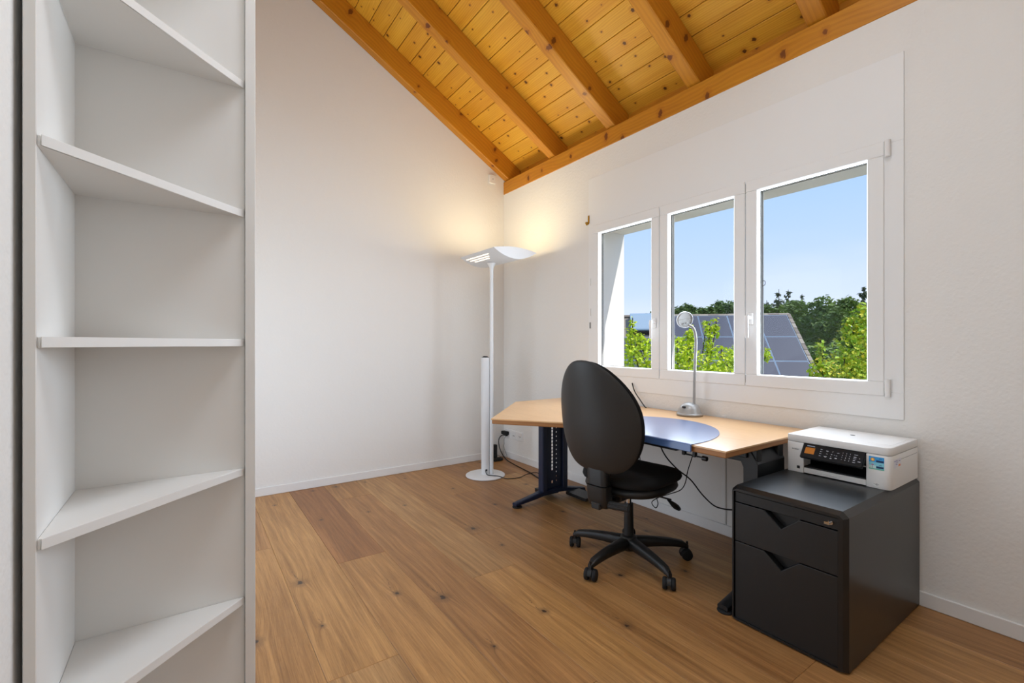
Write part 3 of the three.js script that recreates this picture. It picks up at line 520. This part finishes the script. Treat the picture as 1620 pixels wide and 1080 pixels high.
// ---------------------------------------------------------------- printer
{
  const t = thing('printer', 'white inkjet printer with black control panel standing on the filing cabinet', 'printer', [3.238, 0.5875, 0.205]);
  const wm = std({ color: C('#e9e7e4'), roughness: 0.42 }), dk = std({ color: C('#141415'), roughness: 0.45 }), cp = phys({ color: C('#121214'), roughness: 0.5, specularIntensity: 0.4 });
  const x0 = -0.203, x1 = 0.204, z0 = -0.172, z1 = 0.170, HT = 0.177;
  // lower body: rounded plan, cut open at the front between ox0 and ox1
  const plan = (a, b, c, d, r) => { const s = new THREE.Shape(); s.moveTo(a + r, c); s.lineTo(b - r, c); s.quadraticCurveTo(b, c, b, c + r); s.lineTo(b, d - r); s.quadraticCurveTo(b, d, b - r, d); s.lineTo(a + r, d); s.quadraticCurveTo(a, d, a, d - r); s.lineTo(a, c + r); s.quadraticCurveTo(a, c, a + r, c); return s; };
  const ex = (s, y0, y1, b = 0.0015) => { const g = new THREE.ExtrudeGeometry(s, { depth: y1 - y0 - 2 * b, bevelEnabled: true, bevelSize: b, bevelThickness: b, bevelOffset: -b, bevelSegments: 2, curveSegments: 10 }).rotateX(-Math.PI / 2).translate(0, y0 + b, 0); return toCreasedNormals(g, 0.6); };
  const ox0 = x0 + 0.074, ox1 = x0 + 0.322;
  const block = (a, b, c, d, r) => plan(a, b, -d, -c, r);           // shape y is -z
  // side blocks with one rounded front corner each
  const sideR = new THREE.Shape(); sideR.moveTo(ox1, -z1); sideR.lineTo(x1 - 0.03, -z1); sideR.quadraticCurveTo(x1, -z1, x1, -z1 + 0.03); sideR.lineTo(x1, -z0); sideR.lineTo(ox1, -z0); sideR.closePath();
  const sideL = new THREE.Shape(); sideL.moveTo(x0 + 0.012, -z1); sideL.lineTo(ox0, -z1); sideL.lineTo(ox0, -z0); sideL.lineTo(x0, -z0); sideL.lineTo(x0, -z1 + 0.012); sideL.quadraticCurveTo(x0, -z1, x0 + 0.012, -z1);
  const body = obj('body', [ex(sideR, 0, 0.1415), ex(sideL, 0, 0.1415), box(ox0, ox1, 0.004, 0.02, z0, z1 - 0.1, 0), box(ox0, ox1, 0.02, 0.14, z0, z0 + 0.10, 0)], wm, t);
  const lid = new THREE.Shape(); lid.moveTo(x0 + 0.012, -z1); lid.lineTo(x1 - 0.03, -z1); lid.quadraticCurveTo(x1, -z1, x1, -z1 + 0.03); lid.lineTo(x1, -z0); lid.lineTo(x0, -z0); lid.lineTo(x0, -z1 + 0.012); lid.quadraticCurveTo(x0, -z1, x0 + 0.012, -z1);
  const lidm = obj('scanner_lid', ex(lid, 0.1432, HT, 0.004), wm, t);
  obj('lid_dimple', cyl(0.010, 0.010, 0.0012, 0.0, HT + 0.0002, -0.03, 24), dk, lidm);
  obj('lid_hatch', box(0.10, 0.185, HT - 0.0004, HT + 0.0008, -0.14, 0.10, 0.0006), wm, lidm);
  obj('tray', [box(ox0 + 0.001, ox1 - 0.001, 0.003, 0.027, z1 - 0.10, z1, 0.0015), box(ox0 + 0.06, ox0 + 0.14, 0.013, 0.0165, z1 - 0.002, z1 + 0.004, 0.001)], wm, body);
  obj('paper_slot', [box(ox0 + 0.001, ox1 - 0.001, 0.027, 0.034, z0 + 0.1, z1 - 0.002, 0.001), box(ox0 + 0.001, ox1 - 0.001, 0.034, 0.138, z0 + 0.10, z0 + 0.106, 0), box(ox0 + 0.001, ox0 + 0.004, 0.034, 0.085, z0 + 0.11, z1 - 0.07, 0)], dk, body);
  obj('paper_guide', [box(ox0 + 0.006, ox1 - 0.004, 0.080, 0.084, z1 - 0.012, z1 - 0.006, 0.001), ...[0.35, 0.5, 0.72].map((f) => box(ox0 + 0.248 * f, ox0 + 0.248 * f + 0.012, 0.072, 0.08, z1 - 0.012, z1 - 0.006, 0.001))], wm, body);
  // tilted control panel
  const p = new THREE.Group(); p.name = 'control_panel'; p.position.set(0, 0.142, z1 - 0.002); p.rotation.x = -0.66; t.add(p);
  obj('panel_case', box(ox0 + 0.001, ox1 - 0.001, -0.074, 0, -0.012, 0.003, 0.003), cp, p);
  const keys = canvasTex(1024, 256, (g) => {
    g.fillStyle = '#0e0e13'; g.fillRect(0, 0, 1024, 256); g.fillStyle = '#c9ccd4';
    const dash = (x, y, w = 26, h = 7) => g.fillRect(x, y, w, h);
    for (const y of [42, 92, 142, 192]) { dash(70, y, 20, 14); dash(98, y + 3, 16, 8); }
    dash(200, 60, 60, 8); dash(215, 74, 30, 6); dash(215, 130, 40, 6); dash(180, 190, 70, 8); dash(200, 206, 40, 6);
    dash(345, 56, 24, 6); dash(345, 62, 6, 16); dash(330, 120, 24, 14); dash(400, 125, 12, 12); dash(440, 135, 30, 8); dash(330, 172, 16, 10); dash(325, 212, 40, 12); dash(430, 190, 50, 14); dash(455, 70, 50, 8);
    g.font = 'bold 30px sans-serif'; ['123', '456', '789', '*0#'].forEach((r, j) => [...r].forEach((ch, i) => g.fillText(ch, 570 + i * 80, 62 + j * 50)));
    dash(820, 44, 80, 8); dash(820, 92, 60, 14); dash(820, 130, 60, 8); dash(820, 168, 50, 10); dash(820, 212, 60, 8); dash(940, 110, 16, 12); dash(925, 180, 60, 12);
  });
  const kp = obj('key_pad', new THREE.PlaneGeometry(0.178, 0.056), phys({ map: keys, roughness: 0.5, specularIntensity: 0.4 }), p); kp.position.set(ox0 + 0.155, -0.037, 0.0034);
  const scr = obj('screen', box(ox0 + 0.016, ox0 + 0.056, -0.052, -0.020, 0.002, 0.004, 0.0008), std({ color: C('#a8692a'), emissive: C('#a05a10'), emissiveIntensity: 0.25, roughness: 0.3 }), p, 'amber display');
  obj('mark', box(ox0 + 0.020, ox0 + 0.052, -0.014, -0.010, 0.0026, 0.0034, 0), std({ color: C('#a9b4c8') }), p);
  // print and stickers
  const logo = canvasTex(256, 64, (g) => { g.fillStyle = '#e9e7e4'; g.fillRect(0, 0, 256, 64); g.fillStyle = '#2a2c33'; g.font = 'bold 52px sans-serif'; g.fillText('brother', 22, 48); });
  const lg = obj('logo', new THREE.PlaneGeometry(0.04, 0.010), std({ map: logo, roughness: 0.42 }), body); lg.position.set(x0 + 0.040, 0.108, z1 + 0.0004);
  obj('symbol', box(x0 + 0.045, x0 + 0.058, 0.018, 0.031, z1 - 0.001, z1 + 0.0005, 0), dk, body);
  const mk = canvasTex(128, 64, (g) => { g.fillStyle = '#e9e7e4'; g.fillRect(0, 0, 128, 64); g.strokeStyle = '#2c2c2e'; g.lineWidth = 7; g.beginPath(); g.moveTo(6, 20); g.lineTo(40, 34); g.lineTo(118, 34); g.stroke(); g.beginPath(); g.moveTo(40, 34); g.lineTo(66, 14); g.lineTo(90, 14); g.moveTo(50, 34); g.lineTo(72, 54); g.lineTo(90, 54); g.stroke(); });
  const um = obj('usb_mark', new THREE.PlaneGeometry(0.022, 0.011), std({ map: mk, roughness: 0.42 }), body); um.position.set(x0 + 0.358, 0.017, z1 + 0.0004);
  const st = canvasTex(256, 256, (g) => {
    g.fillStyle = '#3d9fdc'; g.fillRect(0, 0, 256, 128); g.fillStyle = '#86cfe0'; g.fillRect(0, 110, 256, 146); g.fillStyle = '#cfe9e6'; g.fillRect(0, 176, 120, 80); g.fillStyle = '#5fb9a0'; g.fillRect(0, 236, 256, 20);
    const gr = g.createRadialGradient(62, 56, 4, 66, 62, 34); gr.addColorStop(0, '#fff0a0'); gr.addColorStop(0.6, '#f2b632'); gr.addColorStop(1, '#d0603a'); g.fillStyle = gr; g.beginPath(); g.arc(66, 60, 34, 0, 7); g.fill();
    g.fillStyle = '#c2367a'; g.fillRect(48, 150, 14, 22); g.fillRect(66, 156, 16, 16); g.fillStyle = '#5c7a86'; g.fillRect(60, 172, 6, 60);
    g.fillStyle = '#10315c'; g.fillRect(124, 66, 122, 40); g.fillRect(124, 186, 122, 40); g.font = 'bold 30px sans-serif'; g.fillText('_ıllıı', 160, 44); g.fillText('_ıllıı', 160, 170);
  });
  const sk = obj('sticker', new THREE.PlaneGeometry(0.054, 0.054), std({ map: st, roughness: 0.35 }), body, 'blue product sticker'); sk.position.set(x0 + 0.358, 0.106, z1 + 0.0005);
  const s2 = canvasTex(128, 64, (g) => { g.fillStyle = '#e3e2ea'; g.fillRect(0, 0, 128, 64); g.fillStyle = '#8a86b8'; for (const [x, y, w] of [[4, 10, 60], [30, 24, 14], [50, 22, 18], [30, 36, 30], [80, 16, 30]]) g.fillRect(x, y, w, 6); g.fillStyle = '#ee8a3c'; g.fillRect(78, 44, 34, 16); });
  const sp = obj('side_sticker', new THREE.PlaneGeometry(0.09, 0.036), std({ map: s2, roughness: 0.4 }), body); sp.rotation.y = Math.PI / 2; sp.position.set(x1 + 0.0005, 0.106, z1 - 0.08);
  obj('side_seam', box(x1 - 0.001, x1 + 0.0003, 0.116, 0.1172, z0 + 0.01, z1 - 0.09, 0), dk, body);
}

// ---------------------------------------------------------------- small fittings and cables
{
  const t = thing('thermostat', 'small white room sensor high on the gable wall by the roof', 'sensor', [0, 2.87, 0.152]);
  obj('case', box(0, 0.024, 0, 0.09, -0.04, 0.04, 0.004), M.trim, t); obj('eye', cyl(0.005, 0.005, 0.003, 0.025, 0.045, 0, 16, 'x'), M.silver, t);
}
{
  const t = thing('wall_socket', 'white triple wall socket low on the window wall', 'socket', [0.2, 0.211, 0]);
  obj('plate', box(-0.158, 0.157, 0, 0.091, 0, 0.008, 0.002), M.frame, t);
  for (const x of [-0.105, 0, 0.105]) { const s = obj('insert', box(x - 0.04, x + 0.04, 0.008, 0.083, 0.007, 0.011, 0.002), M.trim, t); for (const [a, b] of x ? [[-0.011, 0], [0.011, 0], [0.004, -0.006]] : [[-0.012, -0.008], [0, -0.008], [0.012, -0.008]]) obj('pin_hole', cyl(0.004, 0.004, 0.001, x + a, 0.045 + b, 0.0112, 12, 'z'), M.black, s); }
}
{
  const t = thing('plug', 'black power plug pushed into the wall socket', 'plug', [0.075, 0.245, 0.012]);
  obj('housing', [box(-0.045, 0.045, 0, 0.035, 0, 0.045, 0.005), box(0.0, 0.035, -0.012, 0.004, 0.008, 0.034, 0.004)], M.rubber, t);
}
tag(obj('plug_cable', tube([[0.09, 0.238, 0.033], [0.055, 0.236, 0.06], [0.035, 0.195, 0.085], [0.05, 0.12, 0.09], [0.10, 0.05, 0.085], [0.20, 0.012, 0.095], [0.34, 0.005, 0.115], [0.50, 0.005, 0.14], [0.70, 0.005, 0.17], [0.98, 0.005, 0.24]], 0.0048, 90), M.cable), 'thick black cable dropping from the wall plug to the floor', 'cable');
tag(obj('lamp_cord', tube([[0.556, 0.058, 0.57], [0.575, 0.025, 0.565], [0.61, 0.0195, 0.535], [0.66, 0.0192, 0.495], [0.715, 0.006, 0.46], [0.745, 0.004, 0.40], [0.755, 0.004, 0.33], [0.75, 0.018, 0.25], [0.78, 0.026, 0.17], [0.9, 0.012, 0.15], [1.05, 0.004, 0.26]], 0.0035, 90), M.cable), 'thin black cord running from the floor lamp base to the desk leg', 'cable');
{
  const t = thing('network_box', 'upright black network box on the floor behind the floor lamp', 'network box', [0.062, 0, 0.19]);
  obj('case', box(-0.022, 0.022, 0, 0.152, -0.055, 0.045, 0.004), M.black, t); obj('vent', [0, 1, 2].map((k) => box(0.0215, 0.0228, 0.03 + k * 0.035, 0.034 + k * 0.035, -0.04, 0.03, 0)), M.rubber, t);
}
{
  const t = thing('power_adapter', 'small black power adapter with tangled wire in the room corner', 'adapter', [0.13, 0, 0.165]);
  obj('block', box(-0.03, 0.03, 0, 0.026, -0.05, 0.05, 0.005), M.rubber, t);
  obj('wire', tube([[-0.02, 0.026, 0.03], [-0.025, 0.05, 0.02], [0.0, 0.055, -0.01], [0.02, 0.03, -0.03], [0.0, 0.034, 0.02], [-0.035, 0.09, -0.01], [-0.05, 0.11, 0.02], [-0.046, 0.13, 0.05]], 0.0018, 60, 6), M.cable, t);
}
tag(obj('thin_cable', tube([[0.105, 0.232, 0.04], [0.092, 0.215, 0.05], [0.088, 0.19, 0.055], [0.09, 0.155, 0.055], [0.078, 0.13, 0.055], [0.085, 0.10, 0.05], [0.11, 0.06, 0.045], [0.14, 0.024, 0.05]], 0.0016, 50, 6), M.cable), 'thin dark wire hanging below the wall plug', 'cable');
tag(obj('window_cable', tube([[1.76, 0.90, 0.012], [1.80, 0.842, 0.03], [1.85, 0.79, 0.035], [1.905, 0.7385, 0.04], [1.93, 0.7385, 0.06]], 0.004, 40), M.cable), 'short black cable leaning on the wall behind the chair', 'cable');
tag(obj('desk_cable', tube([[2.262, 0.66, 0.33], [2.27, 0.575, 0.345], [2.312, 0.51, 0.35], [2.385, 0.445, 0.34], [2.42, 0.37, 0.25], [2.47, 0.28, 0.2], [2.54, 0.233, 0.19], [2.60, 0.232, 0.19], [2.68, 0.25, 0.2], [2.80, 0.28, 0.25], [2.93, 0.4, 0.30]], 0.0042, 90), M.cable), 'black cable sagging under the desk to the cabinet side', 'cable');
tag(obj('looped_cable', tube([[2.513, 0.66, 0.35], [2.508, 0.573, 0.35], [2.47, 0.45, 0.35], [2.452, 0.372, 0.35], [2.425, 0.329, 0.35], [2.332, 0.275, 0.35], [2.259, 0.235, 0.35], [2.21, 0.19, 0.35], [2.245, 0.168, 0.355], [2.266, 0.205, 0.36], [2.235, 0.26, 0.36], [2.15, 0.34, 0.35], [2.10, 0.5, 0.34], [2.08, 0.66, 0.33]], 0.0028, 110), M.cable), 'thin black cable with a small loop hanging under the desk', 'cable');
{
  const t = thing('cable_duct', 'flat white cable duct on the wall under the desk', 'cable duct', [2.49, 0.068, 0]);
  obj('channel', box(-0.016, 0.016, 0, 0.68, 0, 0.006, 0.0015), M.wall, t); obj('lid', box(-0.012, 0.012, 0.002, 0.678, 0.006, 0.009, 0.001), M.trim, t);
}

// ---------------------------------------------------------------- outdoors
{
  const g = structure(obj('ground', new THREE.CircleGeometry(160, 48).rotateX(-Math.PI / 2).translate(-10, -3.6, -20), std({ color: C('#8c8b74'), roughness: 1 }))); g.userData.label = 'grey-olive ground outside the house';  // tone muted to keep green bounce off the window reveal
}
{ // neighbouring house, turned 43.6 degrees; origin under the right end of the ridge
  const t = thing('neighbour_house', 'tiled house across the garden with solar panels on its roof', 'house', [-5.52, 2.45, -18.4], 0.761);
  const A = 0.705, cs = Math.cos(A), sn = Math.sin(A), LEN = 13, SLP = 7;
  const tileM = ['#8f8478', '#7d7268', '#9c9285'].map((c) => std({ color: C(c), roughness: 0.85 }));
  const on = (m, x, s, h = 0) => { m.position.set(x, -s * sn + h * cs, s * cs + h * sn); m.rotation.x = A; return m; };   // lies on the slope: local z runs down it
  const slopeF = obj('roof_slope', box(-LEN, 0, -0.18, -0.03, 0, SLP, 0.01), tileM[1], t); slopeF.rotation.x = A;
  const slopeB = obj('roof_slope', box(-LEN, 0, -0.18, -0.03, -SLP, 0, 0.01), tileM[1], t); slopeB.rotation.x = -A;
  obj('wall', [box(-LEN + 0.4, -0.4, -6.05, -4.3, -5.0, 5.0, 0), (() => { const g = prism([[-5, -4.3], [5, -4.3], [0.1, -0.3], [-0.1, -0.3]], LEN - 0.8).rotateY(-Math.PI / 2).translate(-0.4, 0, 0); g.computeVertexNormals(); return g; })()], std({ color: C('#d9d4c8'), roughness: 0.9 }), t);
  for (let k = 0; k < 32; k++) { const r = obj('ridge_tile', (() => { const q = []; for (let i = 0; i <= 8; i++) { const a = i / 8 * Math.PI; q.push([0.13 * Math.cos(a), 0.10 * Math.sin(a)]); } for (let i = 8; i >= 0; i--) { const a = i / 8 * Math.PI; q.push([0.11 * Math.cos(a), 0.08 * Math.sin(a)]); } const g = prism(q, 0.43).rotateY(-Math.PI / 2); g.computeVertexNormals(); return g; })(), tileM[k % 3], t); r.position.set(-k * 0.405, -0.05 + (k % 2) * 0.006, 0); }
  for (let k = 0; k < 20; k++) on(obj('verge_tile', box(-0.10, 0.05, -0.03, 0.03, 0.012, 0.345, 0.008), tileM[(k * 2 + 1) % 3], t), 0, k * 0.335, 0.02).rotation.x = A - 0.06;
  // field tiles: profiled courses left of the panels
  const tl = []; for (let r = 0; r < 20; r++) for (let c = 0; c < 26; c++) { if (r > 4 && c < 24) continue; const g = new THREE.CylinderGeometry(0.075, 0.085, 0.36, 8, 1, false, -Math.PI / 2, Math.PI).rotateX(Math.PI / 2 - 0.05).translate(-4.98 - c * 0.2, -0.02, 0.25 + r * 0.33); tl.push(g, box(-5.08 - c * 0.2, -4.88 - c * 0.2, -0.035, -0.012, 0.08 + r * 0.33, 0.42 + r * 0.33, 0.004)); }
  const ft = obj('field_tiles', tl, tileM[0], t); ft.rotation.x = A; ft.userData.kind = 'stuff';
  const pv = phys({ color: C('#4b4b56'), roughness: 0.45, clearcoat: 0.2, clearcoatRoughness: 0.1 }), fr = std({ color: C('#9fb2c6'), roughness: 0.4, metalness: 0.4 });
  const panel = (x, s) => { const p = on(obj('solar_panel', box(-0.59, 0.59, 0, 0.03, -0.725, 0.725, 0.003), fr, t), x, s, 0.05); obj('cells', box(-0.572, 0.572, 0.028, 0.034, -0.705, 0.705, 0.001), pv, p, 'dark blue solar cells'); };
  for (let r = 0; r < 4; r++) for (let c = 0; c < (r ? 9 : 4); c++) panel(-0.72 - c * 1.195, 0.87 + r * 1.47);
  const dm = std({ color: C('#8da3b6'), roughness: 0.5 }), d = on(obj('roof_window', [box(-0.8, 0.8, 0.0, 0.26, -0.62, 0.55, 0.01)], dm, t, 'pale blue roof window box'), -5.82, 0.76, 0.0);
  obj('pane', box(-0.70, 0.70, 0.25, 0.268, -0.46, 0.50, 0.002), std({ color: C('#93a5b5'), roughness: 0.3 }), d); obj('flashing', box(-0.82, 0.82, 0.0, 0.20, 0.55, 0.60, 0.004), M.black, d);
}
const leafG = (() => { const g = new THREE.BufferGeometry(); g.setAttribute('position', new THREE.Float32BufferAttribute([0, 0, 0, 0.42, 0.10, 0.5, 0, -0.04, 0.55, 0, 0, 0, 0, -0.04, 0.55, -0.42, 0.10, 0.5, 0, -0.04, 0.55, 0.42, 0.10, 0.5, 0, 0.02, 1.1, 0, -0.04, 0.55, 0, 0.02, 1.1, -0.42, 0.10, 0.5], 3)); g.computeVertexNormals(); return g; })();
const leafM = phys({ color: 0xffffff, roughness: 0.75, transmission: 0.28, thickness: 0, side: THREE.DoubleSide });
const barkM = std({ color: C('#4a3d30'), roughness: 0.95 });
function foliage(clusters, size, n, cols, hollow) {
  const area = clusters.map((c) => (c[3] * (c[4] ?? c[3])) ** 0.8), tot = area.reduce((a, b) => a + b), im = new THREE.InstancedMesh(leafG, leafM, n);
  const m = new THREE.Matrix4(), q = new THREE.Quaternion(), e = new THREE.Euler(), v = new THREE.Vector3(), s = new THREE.Vector3(), col = new THREE.Color(), A = cols.map(C); let i = 0;
  clusters.forEach((c, k) => {
    const want = k === clusters.length - 1 ? n - i : Math.round(n * area[k] / tot);
    for (let j = 0; j < want && i < n; j++, i++) {
      const u = rnd() * 2 - 1, a = rnd() * 6.2832, r = hollow ? mix(0.72, 1.06, rnd()) : Math.cbrt(rnd()) * 1.05, w = Math.sqrt(1 - u * u);
      v.set(c[0] + c[3] * r * w * Math.cos(a), c[1] + (c[4] ?? c[3]) * r * u, c[2] + c[3] * r * w * Math.sin(a));
      e.set(rnd() * 2.2 - 0.5, rnd() * 6.2832, rnd() * 1.2 - 0.6, 'YXZ'); q.setFromEuler(e); const z = size * mix(0.65, 1.25, rnd()); s.set(z, z, z);
      im.setMatrixAt(i, m.compose(v, q, s)); const t = rnd(); col.copy(A[Math.floor(t * A.length)]).lerp(A[Math.floor(rnd() * A.length)], 0.5); im.setColorAt(i, col);
    }
  });
  im.castShadow = im.receiveShadow = true; im.name = 'foliage'; im.userData.kind = 'stuff'; return im;
}
const rel = (cl, o) => cl.map((c) => [c[0] - o[0], c[1] - o[1], c[2] - o[2], c[3], c[4]]);
function gardenTree(name, label, o, clusters, size, n, cols) {
  const t = thing(name, label, 'tree', o), cl = rel(clusters, o);
  obj('trunk', tube([[0, 0, 0], [0.03, 1.2, 0.02], [0, 2.2, 0], [0.05, 3.4, 0.03]], 0.06, 24, 8), barkM, t);
  for (const c of cl) obj('branch', tube([[0, 2.2, 0], [c[0] * 0.45, mix(2.4, c[1], 0.5) - 0.1, c[2] * 0.45], [c[0], c[1], c[2]], [c[0] + 0.01, c[1] + (c[4]) * 0.85, c[2]]], 0.010, 20, 6), barkM, t);
  t.add(foliage(cl, size, n, cols, false));
}
gardenTree('garden_tree', 'young light green tree with loose upright shoots before the solar roof', [-1.0, -3.6, -4.7], [[-1.68, 1.2, -3.95, 0.1, 0.34], [-1.5, 0.90, -3.88, 0.23, 0.36], [-1.43, 1.18, -4.13, 0.15, 0.12], [-1.66, 1.52, -3.96, 0.04, 0.17], [-1.26, 0.73, -4.03, 0.16, 0.34], [-1.07, 0.98, -4.48, 0.2, 0.36], [-1.02, 1.16, -4.72, 0.13, 0.26], [-0.84, 0.76, -4.64, 0.34, 0.36], [-0.8, 1.26, -5.04, 0.08, 0.36], [-0.98, 1.34, -4.75, 0.05, 0.2], [-1.52, 1.28, -4.0, 0.08, 0.14], [-0.72, 1.5, -5.13, 0.05, 0.18], [-0.89, 1.53, -5.09, 0.04, 0.1], [-0.62, 0.86, -5.12, 0.27, 0.3], [-0.46, 0.95, -5.35, 0.17, 0.25], [-0.45, 0.66, -5.02, 0.45, 0.2], [-0.2, 1.0, -5.9, 0.06, 0.12]], 0.064, 4300, ['#dcea1e', '#c2dc1c', '#eef04a', '#9cc020']);
gardenTree('maple_tree', 'bright yellow-green maple tree to the right of the solar roof', [0.3, -3.6, -9.0], [[0.27, 1.7, -9.21, 0.3, 0.4], [0.1, 1.5, -8.96, 0.22, 0.3], [0.29, 0.97, -8.89, 0.55, 0.55], [0.11, 0.6, -8.45, 0.48, 0.36], [-0.22, 1.08, -8.16, 0.07, 0.2], [-0.12, 0.62, -7.98, 0.22, 0.3], [0.56, 0.83, -9.63, 0.68, 0.95], [0.1, 0.1, -8.6, 0.6, 0.5]], 0.085, 5200, ['#bcd62c', '#98c226', '#dadf3a', '#80ab24', '#e8d03a']);
function forestTree(name, label, c, n, size, cols, group) {
  const t = thing(name, label, 'tree', [c[0], -3.6, c[2]], 0, group), h = c[1] + 3.6, lumps = [[0, h, 0, c[3] * 0.75, c[4] * 0.75]];
  for (let k = 0; k < 16; k++) { const u = rnd() * 1.7 - 0.7, a = rnd() * 6.2832, w = Math.sqrt(Math.max(0, 1 - u * u)), r = mix(0.26, 0.46, rnd()); lumps.push([c[3] * 0.78 * w * Math.cos(a), h + c[4] * 0.78 * u, c[3] * 0.78 * w * Math.sin(a), c[3] * r, c[3] * r]); }
  obj('trunk', cyl(0.28, 0.16, h, 0, h / 2, 0, 10), barkM, t);
  t.add(foliage(lumps, size, n, cols, true));
}
const G1 = ['#66832c', '#587326', '#7c9638', '#5f7a2b'];
[[-15.96, 2.1, -38.42, 1.45, 2.5, 'dark green tree touching the right verge of the solar roof'], [-18.15, 2.7, -46.67, 1.95, 2.75, 'rounded forest tree under the two tallest conifer tops'], [-21.6, 1.1, -58.6, 2.1, 4.2, 'forest tree in the dip between two broad crowns'], [-14.2, 2.3, -44.6, 2.1, 3.3, 'broadest and highest rounded crown of the forest'], [-16.3, 3.0, -55.3, 2.15, 3.2, 'forest tree behind the right shoulder of the broadest crown'], [-11.16, -0.6, -34.82, 1.8, 1.3, 'low dark bushy tree just over the garden maple leaves'], [-10.39, 0, -39.44, 1.6, 2.2, 'dark forest tree half hidden by the top of the maple'], [-11.29, 1.9, -46.9, 1.25, 2.8, 'narrow forest tree beside the right window frame']].forEach((c) => forestTree('forest_tree', c[5], c, 3600, 0.36, G1, 'forest trees beyond the maple'));
[[-35.02, 4.55, -46.05, 0.7, 0.6], [-30.37, 4.85, -45.72, 0.8, 0.7], [-33.35, 5.4, -51.96, 1.05, 0.95], [-36.03, 5.5, -58.62, 1.0, 0.8], [-29.54, 5.0, -50.43, 0.85, 0.75], [-32.28, 5.6, -57.0, 1.35, 1.25], [-28.06, 5.2, -52.56, 1.2, 1.15], [-31.68, 5.9, -61.37, 1.2, 1.45], [-27.77, 5.6, -56.48, 1.1, 1.5]].forEach((c) => forestTree('distant_tree', 'small distant green tree showing above the solar roof ridge', c, 900, 0.34, ['#5d7a34', '#4a6329', '#6f8c40'], 'distant trees above the roof'));
[[-24.06, 7.85, -56.56, 0.95], [-25.33, 8.24, -61.75, 0.85], [-26.16, 8.1, -67.57, 0.55], [-23.37, 6.2, -52.3, 0.8], [-19.27, 8.5, -68.71, 1.1]].forEach((c) => {
  const t = thing('conifer', 'slim dark conifer top rising out of the forest', 'tree', [c[0], -3.6, c[2]], 0, 'conifers in the forest'), h = c[1] + 3.6, cl = [];
  for (let k = 0; k < 26; k++) { const f = rnd(), a = rnd() * 6.2832, r = c[3] * (0.15 + 0.9 * f) * rnd(); cl.push([r * Math.cos(a), h - 0.15 - f * 3.4, r * Math.sin(a), 0.16 + 0.2 * f, 0.12 + 0.1 * f]); }
  obj('trunk', cyl(0.2, 0.03, h, 0, h / 2, 0, 8), barkM, t); t.add(foliage(cl, 0.26, 700, ['#3f5426', '#33461f', '#4c6230'], false));
});
renderer.render(scene, camera);
